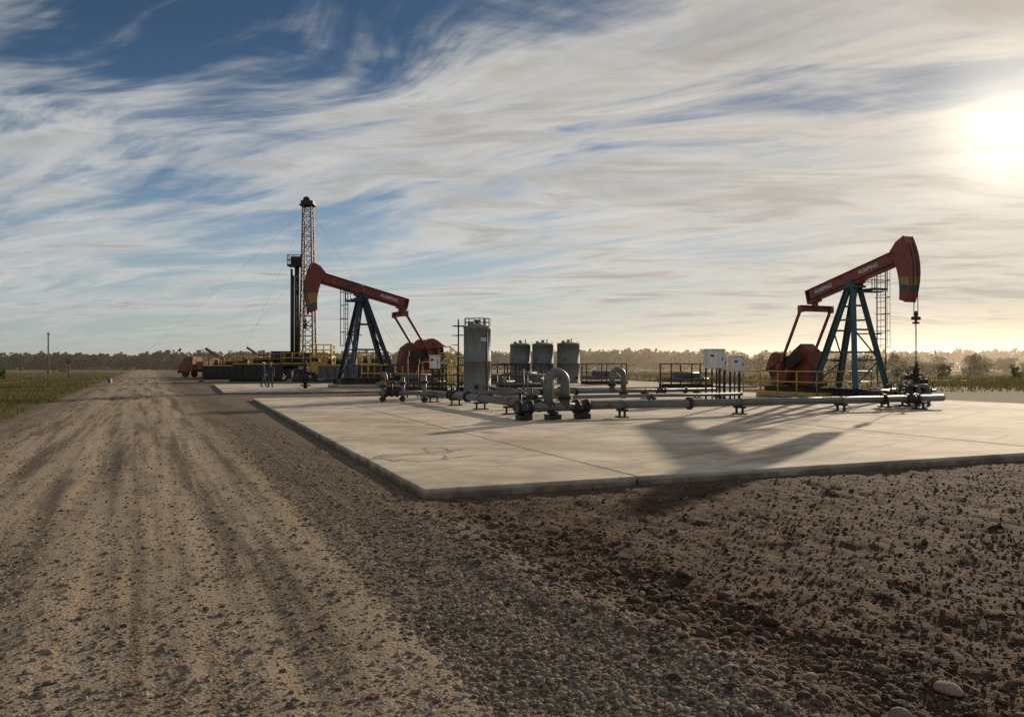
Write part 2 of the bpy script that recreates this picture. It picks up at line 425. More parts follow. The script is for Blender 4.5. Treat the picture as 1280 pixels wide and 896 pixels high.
def slab(name,u0,v0,ubr,vbr):
    mb=MB(); g=.012
    for i in range(len(ubr)-1):
        for j in range(len(vbr)-1):
            a,b_,c_,d_=ubr[i]+g,ubr[i+1]-g,vbr[j]+g,vbr[j+1]-g
            if i==0:a-=g
            if j==0:c_-=g
            dz=random.uniform(-.004,.004)
            n=60; pts=[]
            jt=lambda k: random.uniform(-.008,.008)+(random.uniform(0,.03) if random.random()<.06 else 0)
            for k in range(n): pts.append((a+(b_-a)*k/n,c_+jt(k)))
            for k in range(n): pts.append((b_+min(0,jt(k)),c_+(d_-c_)*k/n))
            for k in range(n): pts.append((b_-(b_-a)*k/n,d_-abs(jt(k))))
            for k in range(n): pts.append((a+jt(k),d_-(d_-c_)*k/n))
            N=len(pts); ch=.012
            cx,cy=(a+b_)/2,(c_+d_)/2
            ins=[(x-math.copysign(min(ch,abs(x-cx)),x-cx),y-math.copysign(min(ch,abs(y-cy)),y-cy)) for x,y in pts]
            z=.12+dz
            vs=[(x,y,-.25) for x,y in pts]+[(x,y,z-ch) for x,y in pts]+[(x,y,z) for x,y in ins]
            fs=[(q,(q+1)%N,N+(q+1)%N,N+q) for q in range(N)]+[(N+q,N+(q+1)%N,2*N+(q+1)%N,2*N+q) for q in range(N)]+[tuple(range(2*N,3*N))]
            mb.add(vs,fs,0)
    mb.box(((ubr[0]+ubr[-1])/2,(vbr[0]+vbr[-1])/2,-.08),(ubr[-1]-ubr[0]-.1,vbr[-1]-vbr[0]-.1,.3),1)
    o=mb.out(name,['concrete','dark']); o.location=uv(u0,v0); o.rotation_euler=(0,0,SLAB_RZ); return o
slab('concrete_slab',0,0,[0,3.3,12.9,21.5,30],[0,9.5,20,31])
slab('concrete_slab',0,0,[-1,9,19,29,38],[40,50.5,61])

# ---------------------------------------------------------------- pumpjack
def railing(mb,pts,h=1.15,r=.028,mi=0,closed=False,step=1.6,rails=(1.0,.55),base=0):
    P=[Vector(p) for p in pts]
    if closed:P.append(P[0])
    for a,b in zip(P[:-1],P[1:]):
        n=max(1,round((b-a).length/step))
        for i in range(n+1):
            q=a+(b-a)*i/n; mb.cyl(q,q+Vector((0,0,h)),r,n=8,mi=mi)
        for f in rails: mb.cyl(a+Vector((0,0,h*f)),b+Vector((0,0,h*f)),r,n=8,mi=mi)
        mb.beam(a+Vector((0,0,.08)),b+Vector((0,0,.08)),.012,.12,mi)
def pumpjack(loc,ang,sc,beamm,postm,stripes,crank_ang,ladder,marks,tilt=D(14)):
    e=root('pumpjack',loc,ang,sc)
    R=3.4; tail=3.0; pz=5.75; ct,st=math.cos(tilt),math.sin(tilt)
    bp=lambda x,z,y=0: Vector((x*ct-z*st,y,pz+x*st+z*ct))
    b=MB(); b.box((-1.9,0,.10),(7.2,2.5,.2)); b.out('concrete_plinth',['concrete'],e,.02)
    b=MB()
    for y in(-.75,.75): b.ibeam((-5.4,y,.38),(1.5,y,.38),.22,.36,0,.03)
    for x in(-5.3,-4.3,-3.3,-2.2,-1.0,.2,1.4): b.ibeam((x,-.74,.36),(x,.74,.36),.14,.28,0,.025)
    b.out('base_skid',['dark'],e)
    b=MB(); z0=.56; zt=pz-.42
    legs=[((1.0,-1.0,z0),(.12,-.2,zt)),((1.0,1.0,z0),(.12,.2,zt)),((-1.8,-.8,z0),(-.18,-.2,zt)),((-1.8,.8,z0),(-.18,.2,zt))]
    for p,q in legs: b.ibeam(p,q,.24,.26,0,.035)
    L=lambda i,f: Vector(legs[i][0]).lerp(Vector(legs[i][1]),f)
    for i,j in((0,1),(2,3)):
        for f in(.28,.58,.82): b.beam(L(i,f),L(j,f),.09,.09)
        b.beam(L(i,.03),L(j,.28),.06,.06); b.beam(L(j,.28),L(i,.58),.06,.06)
    for i,j in((0,2),(1,3)):
        for f in(.36,.68): b.beam(L(i,f),L(j,f),.08,.08)
    b.box((0,0,zt+.04),(.75,.75,.1)); b.box((0,-1.0,z0),(2.3,.18,.04))
    b.cyl((0,-.33,pz-.2),(0,.33,pz-.2),.15,n=16)
    for y in(-.27,.27): b.prism([(-.3,zt+.09),(.3,zt+.09),(.14,pz-.06),(-.14,pz-.06)],y-.05,y+.05)
    b.out('samson_post',[postm],e,.008)
    b=MB(); b.ibeam(bp(-tail,.1),bp(R-.55,.1),.42,.64,0,.045)
    for x in np.linspace(-tail+.1,R-.8,9): b.beam(bp(x,-.18),bp(x,.36),.40,.03,0,up=(0,1,0))
    b.box(bp(0,-.27),(.8,.46,.1),0,Matrix.Rotation(-tilt,3,'Y'))
    b.box(bp(-tail+.02,.1),(.05,.44,.64),0,Matrix.Rotation(-tilt,3,'Y'))
    b.out('walking_beam',[beamm],e,.006)
    mb=MB()
    for sy in(-1,1):
        mb.box(bp(-.1,.1,sy*.13),(5.2,.2,.46),0,Matrix.Rotation(-tilt,3,'Y'))
    mb.out('web_plate',[beamm],e)
    for sy in(-1,1):
        for mx in marks:
            cu=bpy.data.curves.new('marking','FONT'); cu.body='PUMPING'; cu.size=.27; cu.extrude=.002; cu.offset=.006; cu.align_x='CENTER'; cu.align_y='CENTER'
            to=bpy.data.objects.new('marking',cu); scene.collection.objects.link(to); to.parent=e
            cu.materials.append(M['white'])
            to.location=bp(mx,.1,sy*.234)
            if sy<0: to.rotation_euler=(Matrix.Rotation(-tilt,3,'Y')@Matrix.Rotation(D(90),3,'X')).to_euler()
            else: to.rotation_euler=(Matrix.Rotation(-tilt,3,'Y')@Matrix.Rotation(D(180),3,'Z')@Matrix.Rotation(D(90),3,'X')).to_euler()
    b=MB(); a0,a1=D(14),D(-37); N=24
    ri=lambda t:(R-.92)+t**1.5*.55; Wd=.28
    outer=[];inner=[]
    for i in range(N+1):
        t=i/N; a=a0+(a1-a0)*t
        outer.append((R*math.cos(a),R*math.sin(a))); rr=ri(t)
        if t<.08: rr=R-.45-(t/.08)*.47
        inner.append((rr*math.cos(a),rr*math.sin(a)))
    for i in range(N):
        t=(i+.5)/N; mi=0
        for (q0,q1,k) in stripes:
            if q0<=t<q1: mi=k
        y0,y1=-Wd,Wd
        q=[bp(*inner[i],y0),bp(*outer[i],y0),bp(*outer[i+1],y0),bp(*inner[i+1],y0),bp(*inner[i],y1),bp(*outer[i],y1),bp(*outer[i+1],y1),bp(*inner[i+1],y1)]
        b.add(q,[(0,3,2,1),(4,5,6,7),(1,2,6,5),(0,4,7,3)]+([(0,1,5,4)] if i==0 else [])+([(3,7,6,2)] if i==N-1 else []),mi)
    for y in(-Wd,Wd):
        b.tube([bp(p[0],p[1],y) for p in outer],.035,6)
    b.out('horsehead',[beamm,'olive','blue'],e)
    b=MB()
    for y in(-.12,.12):
        pts=[bp(*( (R+.03)*math.cos(a),(R+.03)*math.sin(a)),y) for a in np.linspace(D(8),-tilt,10)]
        hx=(R+.03); pts.append(Vector((hx,y,3.75))); b.tube(pts,.018,6)
    b.box((R+.03,0,3.7),(.14,.42,.14)); b.cyl((R+.03,0,3.55),(R+.03,0,4.02),.055); b.cyl((R+.03,0,3.85),(R+.03,0,3.93),.1)
    b.cyl((R+.03,0,1.3),(R+.03,0,3.8),.024,n=8)
    b.box((R+.03,.0,3.5),(.2,.2,.08))
    b.out('bridle_and_polished_rod',['dark'],e)
    cs=Vector((-3.2,0,1.95)); ca=crank_ang; cd=Vector((math.cos(ca),0,math.sin(ca)))
    pin=cs+cd*.85; eqp=bp(-tail+.3,-.62)
    b=MB(); b.ibeam((eqp.x,-1.05,eqp.z),(eqp.x,1.05,eqp.z),.3,.3,0,.04); b.cyl(bp(-tail+.3,-.2),eqp,.16); b.box(bp(-tail+.3,-.26),(.6,.44,.1),0,Matrix.Rotation(-tilt,3,'Y'))
    for y in(-.98,.98):
        b.cyl((eqp.x,y,eqp.z-.05),(pin.x,y*1.0,pin.z),.08,n=12); b.cyl((pin.x,y-.14,pin.z),(pin.x,y+.14,pin.z),.17,n=16)
        b.box((eqp.x,y,eqp.z-.05),(.24,.2,.3))
    b.out('pitman_arms',[beamm],e,.008)
    b=MB(); px=Vector((-cd.z,0,cd.x))
    for y in(-.74,.74):
        P=lambda l,w:(cs.x+cd.x*l+px.x*w,cs.z+cd.z*l+px.z*w)
        b.prism([P(-.45,-.25),P(-.45,.25),P(.2,.32),P(1.9,.26),P(1.9,-.26),P(.2,-.32)],y-.08,y+.08,1)
        sy=1 if y>0 else -1
        for sg in(-1,1):
            poly=[P(.45,sg*.28)]+[P(.45+1.6*t,sg*(.28+.62*math.sin(math.pi*min(1,t*1.05)**.8)*1.0)) for t in np.linspace(.06,.97,10)]+[P(2.05,sg*.28)]
            if sg>0: poly=poly[::-1]
            b.prism(poly,y-.02+sy*-.14,y+sy*.2,0)
            q0=P(1.2,sg*.5); b.cyl((q0[0],y-.25,q0[1]),(q0[0],y+.25,q0[1]),.07,n=8,mi=1)
        b.cyl((cs.x,y-.13,cs.z),(cs.x,y+.13,cs.z),.24,n=20,mi=1)
    b.cyl((cs.x,-.9,cs.z),(cs.x,.9,cs.z),.11,mi=1)
    b.out('crank_and_counterweights',['crank','dark'],e,.012)
    b=MB(); b.prism([(-4.0,.56),(-2.4,.56),(-2.4,1.5),(-2.6,2.4),(-3.1,2.75),(-3.8,2.3),(-4.0,1.6)],-.42,.42); b.cyl((-3.2,-.5,1.95),(-3.2,.5,1.95),.34,n=20)
    b.cyl((-3.75,-.46,1.5),(-3.75,.56,1.5),.2,n=16)
    for y in(-.43,.43): b.beam((-4.0,y,1.3),(-2.4,y,1.3),.05,.1)
    b.box((-3.2,0,.75),(1.9,1.1,.25)); b.out('gearbox',['crank'],e,.02)
    b=MB(); b.cyl((-5.0,-.45,1.0),(-5.0,.35,1.0),.28,n=20); b.box((-5.0,0,.66),(.7,.8,.14)); b.box((-5.0,-.1,1.32),(.25,.25,.2))
    b.prism([(-5.25,.75),(-3.75,.8),(-3.4,1.3),(-3.6,1.9),(-3.9,1.9),(-5.15,1.3)],.58,.70,1); b.out('motor_and_belt_guard',['steel','crank'],e,.01)
    b=MB(); lx,ly,ax=ladder
    w=Vector((1,0,0)) if ax=='x' else Vector((0,1,0)); o=Vector((lx,ly,0)); nrm=Vector((w.y,w.x,0)) 
    for k in(-.25,.25): b.cyl(o+w*k+Vector((0,0,.3)),o+w*k+Vector((0,0,pz+.45)),.028,n=8)
    for z in np.arange(.5,pz+.4,.3): b.cyl(o-w*.25+Vector((0,0,z)),o+w*.25+Vector((0,0,z)),.016,n=6)
    out_=nrm*(1 if (lx+ly)>0 else -1)
    for z in np.arange(2.5,pz+.5,.8):
        b.tube(arc(o+Vector((0,0,z)),.38,math.pi*0,math.pi,w,out_,8),.016,6)
    for a in(.25,.5,.75): 
        q=o+w*.38*math.cos(a*math.pi)+out_*.38*math.sin(a*math.pi); b.cyl(q+Vector((0,0,2.5)),q+Vector((0,0,pz+.5)),.012,n=6)
    b.beam(Vector((0,0,pz-.6)),o+Vector((0,0,pz-.6)),.5,.05); b.beam(Vector((0,0,pz-2.6)),o+Vector((0,0,pz-2.6)),.06,.06)
    q=[o+w*.45-out_*.1,o+w*.45-out_*.9,o-w*.45-out_*.9,o-w*.45-out_*.1]
    railing(b,[a+Vector((0,0,pz-.6)) for a in q],.95,.02)
    b.out('ladder',[postm],e)
    b=MB(); railing(b,[(-5.9,-1.75,.2),(-.6,-1.75,.2),(-.6,1.75,.2),(-5.9,1.75,.2)],1.15,.032,0,True,1.3)
    b.out('guard_railing',['yellow'],e)
    return e
JX,JY=16.05,37.5
pumpjack((JX,JY,.12),-D(67),.985,'redR','teal',[(.62,.76,1),(.76,.84,2)],D(205),(.35,1.35,'x'),(-1.75,1.1))
pumpjack((-10.9,58,.12),math.pi+D(30),1.2,'red','navy',[(.62,.82,1),(.82,.90,2)],D(172),(.95,0,'y'),(-1.7,))

# ---------------------------------------------------------------- piping
ZS=.12
def U(u,v,z): return Vector(uv(u,v,ZS+z))
du=Vector((UU[0],UU[1],0)); dv=Vector((VV[0],VV[1],0)); dz=Vector((0,0,1))
def flange(b,p,d,r,mi=1,t=.05):
    d=d.normalized(); b.cyl(p-d*t,p-d*.006,r*1.65,n=16,mi=mi); b.cyl(p+d*.006,p+d*t,r*1.65,n=16,mi=mi)
    a=Vector((0,0,1)) if abs(d.z)<.9 else Vector((1,0,0)); x=d.cross(a).normalized(); y=d.cross(x)
    for k in range(8):
        q=p+x*math.cos(k*.785)*r*1.4+y*math.sin(k*.785)*r*1.4; b.cyl(q-d*(t+.02),q+d*(t+.02),.014,n=6,mi=mi)
def support(b,p,r,d,mi=1):
    s=Vector((-d.y,d.x,0)); base=Vector((p.x,p.y,ZS))
    for k in(-1,1): b.beam(base+s*k*.16,p+s*k*.16-dz*(r+.0),.07,.07,mi)
    b.beam(p-dz*(r+.035)-s*.26,p-dz*(r+.035)+s*.26,.14,.07,mi); b.beam(base+dz*.02-s*.28,base+dz*.02+s*.28,.2,.04,mi)
    b.tube(arc(p,r+.015,0,math.pi,s,dz,8),.014,6,mi)
def valve(b,p,d,r,wheel=True,mi=1):
    b.ellip(p,(r*1.6,)*3,12,8,mi); flange(b,p-d*r*2.2,d,r,mi); flange(b,p+d*r*2.2,d,r,mi); b.cyl(p-d*r*2.2,p+d*r*2.2,r*1.1,mi=mi)
    if wheel:
        b.cyl(p,p+dz*r*4.2,r*.45,mi=mi,n=8); c=p+dz*r*4.2; pts=arc(c,r*1.7,0,2*math.pi,(1,0,0),(0,1,0),16); b.tube(pts,r*.16,6,mi)
        b.cyl(c-Vector((r*1.7,0,0)),c+Vector((r*1.7,0,0)),r*.12,n=6,mi=mi)
def gooseneck(b,p0,d,sep,top,r,bottom0,bottom1):
    c0=Vector(p0); R2=sep/2; c=c0+d*R2; 
    pts=[Vector((c0.x,c0.y,ZS+bottom0))]+[q for q in arc(Vector((c.x,c.y,ZS+top-R2)),R2,math.pi,0,d,dz,14)]+[Vector((c.x,c.y,0))+d*R2+dz*(ZS+bottom1)]
    b.tube(pts,r,16,0)
pl=root('pipeline'); b=MB(); r=.125; z=.40
b.cyl(U(7.1,12.2,z),U(7.1,24.5,z),r,n=18); b.cyl(U(8.2,11.6,z),U(23.6,11.6,z),r,n=18); b.cyl(U(6.3,23,z),U(21.6,23,z),.10,n=16)
b.cyl(U(9.5,17.6,z),U(19,17.6,z),.07,n=12)
b.tube([U(7.1,17.6,z),U(9.6,17.6,z)],.085,12)
b.tube([U(19,17.6,z)]+arc(U(19,17.9,z),.3,-math.pi/2,0,du,dv,6)+[U(19.3,23,z)],.07,12)
b.tube([U(11.8,23,z),U(11.8,29.0,z)],.09,12); b.tube([U(15.5,23,z),U(15.5,28.5,z),],.08,12)
b.tube([U(4.8,24.4,z),U(7.1,24.4,z)],.1,12)
for v in(14.5,17.5,20.5,23.6): support(b,U(7.1,v,z),r,dv)
for v in(13.4,19): flange(b,U(7.1,v,z),dv,r)
for u in(9.7,14.2,18.6,22.4): support(b,U(u,11.6,z),r,du)
for u in(12.2,20.6): flange(b,U(u,11.6,z),du,r)
for u in(9.5,13,17.5,20.5): support(b,U(u,23,z),.10,du)
for u in(8.5,13.8,19.8): flange(b,U(u,23,z),du,.10)
for u in(10.5,14.5,17.8): support(b,U(u,17.6,z),.07,du); 
valve(b,U(9.2,17.6,z),du,.08); valve(b,U(12.2,23,z),du,.1); valve(b,U(18.4,23,z),du,.09); valve(b,U(7.1,21,z),dv,.11); valve(b,U(22,11.6,z),du,.11)
for (u,v,h) in((5.0,24.4,.95),(5.9,24.4,1.1),(6.5,23,1.2)):
    b.cyl(U(u,v,0),U(u,v,h),.09,n=12); flange(b,U(u,v,h*.75),dz,.09); flange(b,U(u,v,.15),dz,.09)
valve(b,U(5.4,24.4,z),du,.11); b.tube(arc(U(5.0,24.1,.95),.3,math.pi/2,0,-dv,dz,6)[::-1] ,.09,12)
gooseneck(b,U(15.7,23,0),du,.62,1.42,.13,.3,.05); flange(b,U(15.7,23,.7),dz,.13); flange(b,U(16.32,23,.25),dz,.13)
b.out('pipe_run',['pipe','dark'],pl)
mf=root('pipe_manifold'); b=MB()
b.cyl(U(6.1,11.6,.38),U(8.5,11.6,.38),.135,n=18)
b.cyl(U(7.1,11.6,.38),U(7.1,12.4,.40),.12,n=18)
gooseneck(b,U(7.15,11.6,0),du,.56,1.42,.145,.38,.34)
for u in(6.2,6.55,8.1,8.45): b.cyl(U(u-.035,11.6,.38),U(u+.035,11.6,.38),.225,n=20,mi=1); b.cyl(U(u-.10,11.6,.38),U(u-.045,11.6,.38),.205,n=20,mi=1)
flange(b,U(7.71,11.6,.66),dz,.135); flange(b,U(7.1,12.2,.39),dv,.12)
for u in(6.35,7.3,8.3): support(b,U(u,11.6,.38),.135,du); b.box(U(u,11.6,.08),(.42,.34,.16),1,Matrix.Rotation(SLAB_RZ,3,'Z'))
valve(b,U(6.4,12.0,.38),dv,.10); b.cyl(U(6.4,11.6,.38),U(6.4,12.4,.38),.09,n=12)
b.out('manifold_body',['pipe','dark'],mf)
wx,wy=JX+.985*3.43*math.cos(D(67)),JY-.985*3.43*math.sin(D(67))
def wellhead(loc,rz,sc,rod=True):
    w=root('wellhead',loc,rz,sc); b=MB()
    b.cyl((0,0,0),(0,0,1.35),.11,mi=1,n=16)
    for z_,r_ in((.12,.30),(.34,.27),(.58,.30),(.66,.27),(.95,.22),(1.1,.18),(1.32,.16)): b.cyl((0,0,z_),(0,0,z_+.07),r_,n=18,mi=1)
    b.ellip((0,0,.48),(.2,.2,.16),14,8,1); b.cyl((0,0,1.35),(0,0,1.6),.06,mi=1)
    X1=Vector((1,0,0)); Y1=Vector((0,1,0))
    for d in(X1,-X1,Y1):
        b.cyl(d*.1+dz*.48,d*1.0+dz*.48,.06,n=12); valve(b,d*.5+dz*.48,d,.075)
    b.cyl(-X1*.1+dz*1.02,-X1*.75+dz*1.02,.05); valve(b,-X1*.4+dz*1.02,X1,.06); b.cyl(-X1*.75+dz*1.05,-X1*.75+dz*.4,.05)
    b.cyl(X1*.1+dz*.85,X1*.6+dz*.85,.05); valve(b,X1*.35+dz*.85,X1,.06)
    b.out('christmas_tree',['pipe','dark'],w); return w
wellhead((wx,wy,.12),D(20),1.1)
a=math.pi+D(30); wellhead((-10.9+4.1*math.cos(a),58+4.1*math.sin(a),.12),D(10),1.2)
b=MB()
for k,(u,v) in enumerate(((24.2,13.2),(24.75,13.2))):
    b.tube([U(u,v,0),U(u,v,.62)]+arc(U(u-.2,v,.62),.2,0,math.pi/2,du,dz,6)+[U(u-1.1,v,.82)],.07,12)
    flange(b,U(u,v,.25),dz,.07,1)
b.tube([U(23.5,11.6,.40),U(23.5,13.4,.44),U(24.9,14.6,.44)],.1,12); b.tube([U(22.6,11.6,.44),U(22.6,13.6,.6),U(24.9,15,.6)],.055,10)
valve(b,U(23.2,13.2,.44),du,.1); valve(b,U(22.4,12.9,.5),du,.09); b.cyl(U(22.2,13.2,.44),U(24,13.2,.44),.075)
for u in(22.4,23.5): support(b,U(u,13.2,.44),.08,du)
b.out('flowline_risers',['pipe','dark'])

# ---------------------------------------------------------------- tanks
def tank(loc,r,h,rz=0,ladder=True):
    e=root('storage_tank',loc,rz); b=MB(); prof=[(r+.06,0),(r+.06,.1),(r,.1)]
    k=2
    for i in range(k):
        z=.1+(h-.25)*(i+1)/k; prof+=[(r,z-.02),(r+.008,z-.02),(r+.008,z),(r,z)]
    prof+=[(r+.025,h-.10),(r+.025,h-.05),(r,h-.045),(r*.5,h+.06),(.01,h+.12)]
    b.lathe(prof,n=40)
    b.cyl((0,0,h),(0,0,h+.25),.12); b.cyl((0,0,h+.25),(0,0,h+.3),.18); b.cyl((r*.5,.2,h),(r*.5,.2,h+.4),.05); b.cyl((-r*.5,.1,h-.02),(-r*.5,.1,h+.2),.15)
    b.out('shell',['tank' if ladder else 'tankdark'],e)
    b=MB()
    n=14; ring=[Vector((math.cos(t)*(r-.03),math.sin(t)*(r-.03),h-.04)) for t in np.linspace(0,2*math.pi,n+1)]
    if ladder:
        for q in ring[:-1]: b.cyl(q,q+dz*.42,.016,n=6)
        for f in(.22,.42): b.tube([q+dz*f for q in ring],.016,6)
    else:
        for q in ring[:-1:3]: b.cyl(q,q+dz*.2,.016,n=6)
    b.cyl((0,-r-.02,.5),(0,-r-.35,.5),.07,n=12); flange(b,Vector((0,-r-.2,.5)),Vector((0,1,0)),.07,0)
    if ladder:
        lx=-r-.28
        for y in(-.24,.24): b.cyl((lx,y,0),(lx,y,h+.35),.028,n=8)
        for z in np.arange(.3,h+.1,.3): b.cyl((lx,-.24,z),(lx,.24,z),.018,n=6)
        for z in(.9,2.0,h-.5):
            b.cyl((lx,-.24,z),(-r,-.2,z),.018,n=6); b.cyl((lx,.24,z),(-r,.2,z),.018,n=6)
        for z in np.arange(2.2,h+.3,.5): b.tube(arc((lx,0,z),.36,math.pi/2,math.pi*1.5,(1,0,0),(0,1,0),8),.014,6)
        b.box((lx+.05,0,h-.02),(.55,.8,.04))
        b.cyl((r*.75,-r*.8,0),(r*.75,-r*.8,h*.9),.035,n=8); b.cyl((r*.75,-r*.8,h*.9),(r*.4,-r*.4,h*.95),.035,n=8)
    b.out('ladder_and_rail',['dark'],e)
    if ladder:
        b=MB(); a=D(-60); c=Vector((math.cos(a)*(r+.02),math.sin(a)*(r+.02),h-.75)); b.box(c,(.34,.012,.2),0,Matrix.Rotation(a+math.pi/2,3,'Z')); b.out('placard',['white'],e)
    return e
tank((-1.85,42.6,.12),.72,3.72)
tank((.75,72,.12),.92,3.5,ladder=False); tank((2.75,71.5,.12),.95,3.52,.3,False); tank((5.0,71,.12),1.0,3.55,.6,False)

# ---------------------------------------------------------------- cabinets
def cabinet(loc,w,d,h,z,rz):
    e=root('control_cabinet',loc,rz); b=MB()
    b.box((0,0,z+h/2),(w,d,h)); b.box((0,-d/2-.012,z+h/2),(w*.9,.02,h*.9)); b.box((0,0,z+h+.02),(w+.08,d+.1,.035))
    b.out('enclosure',['white'],e,.01)
    b=MB()
    for x in(-w*.38,w*.38):
        b.box((x,d/2-.02,(z+h)/2-.02),(.07,.07,z+h-.05))
    b.box((0,d/2-.02,z*.45),(w*.8,.05,.05)); b.box((w*.36,-d/2-.035,z+h*.5),(.03,.03,.14)); b.cyl((-.1,0,z),(-.1,0,0),.035,n=8); b.cyl((.12,0,z),(.12,.05,0),.028,n=8)
    b.box((0,d/2-.02,.03),(w,.3,.06)); b.box((-w*.2,-d/2-.026,z+h*.68),(.16,.01,.1))
    b.out('posts_and_conduit',['dark'],e); return e
cabinet((9.2,36.4,.12),.86,.4,.85,1.48,D(6)); cabinet((10.35,36.9,.12),.62,.36,.7,1.32,D(12)); cabinet((9.75,37.3,.12),.5,.3,.7,1.4,D(-4))
cabinet((-3.9,40.5,.12),.5,.3,.65,1.45,D(-10))
b=MB()
railing(b,[uv(12.3,28.3,.12),uv(15.6,28.3,.12),uv(15.6,30.4,.12),uv(12.3,30.4,.12)],1.1,.026,0,True,1.2)
b.out('pipe_guard_railing',['steel'])
b=MB()
railing(b,[uv(8.0,29.0,.12),uv(10.2,29.0,.12),uv(10.2,30.4,.12)],1.1,.026,0,False,1.1)
for (u,v,h) in((7.2,28.6,2.2),(7.9,29.2,1.8),(8.8,27.8,1.4),(12.6,26.5,1.6)): b.cyl(U(u,v,0),U(u,v,h),.04,n=8); b.box(U(u,v,h),(.18,.12,.25))
b.out('walkway_railing',['dark'])
def meter_skid(loc,rz):
    e=root('meter_skid',loc,rz); b=MB()
    for y in(-.7,.7): b.ibeam((-1.8,y,.15),(1.8,y,.15),.15,.25,0,.03)
    for x in(-1.7,0,1.7):
        for y in(-.7,.7): b.beam((x,y,.2),(x,y,1.7),.07,.07)
    for y in(-.7,.7): b.beam((-1.7,y,1.7),(1.7,y,1.7),.07,.07); b.beam((-1.7,y,1.0),(1.7,y,1.0),.05,.05)
    for x in(-1.7,1.7): b.beam((x,-.7,1.7),(x,.7,1.7),.07,.07)
    b.cyl((-1.9,0,.6),(1.9,0,.6),.12,mi=1); b.cyl((-1,0,.9),(1,0,.9),.25,mi=1); valve(b,Vector((.9,-.4,.6)),Vector((1,0,0)),.1); valve(b,Vector((-.9,-.4,.6)),Vector((1,0,0)),.1)
    b.cyl((-1.6,-.4,.6),(1.6,-.4,.6),.07,mi=1)
    b.out('frame_and_meters',['dark','pipe'],e)
meter_skid((7.6,66,.12),D(10)); meter_skid((-1.6,50.5,.05),D(22)); meter_skid((.8,57,.12),D(22)); meter_skid((12.4,57,.12),D(22)); meter_skid((-6.0,50.5,.05),D(22))
e=root('yellow_work_platform'); b=MB(); railing(b,[(-9.2,61,.12),(-4.6,61.5,.12),(-4.6,56.5,.12),(-6.6,55.5,.12)],1.2,.04,0,False,1.2)
railing(b,[(-6.5,60,2.0),(-4.5,60,2.0),(-4.5,58.2,2.0)],1.1,.04,0,False,1.0); b.box((-5.5,59.1,1.96),(2.2,1.9,.08)); 
for x in(-6.5,-4.5):
    for y in(58.2,60): b.box((x,y,1.0),(.1,.1,1.95))
for k in range(7): b.box((-2.9-.17*k,59.1,.25+.25*k),(.26,.9,.04))
for y in(58.66,59.54): b.beam((-2.75,y,.1),(-4.4,y,1.95),.05,.2); b.cyl((-2.75,y,1.1),(-4.4,y,2.95),.03); b.cyl((-2.75,y,.1),(-2.75,y,1.1),.03)
b.out('platform_and_stairs',['yellow'],e)

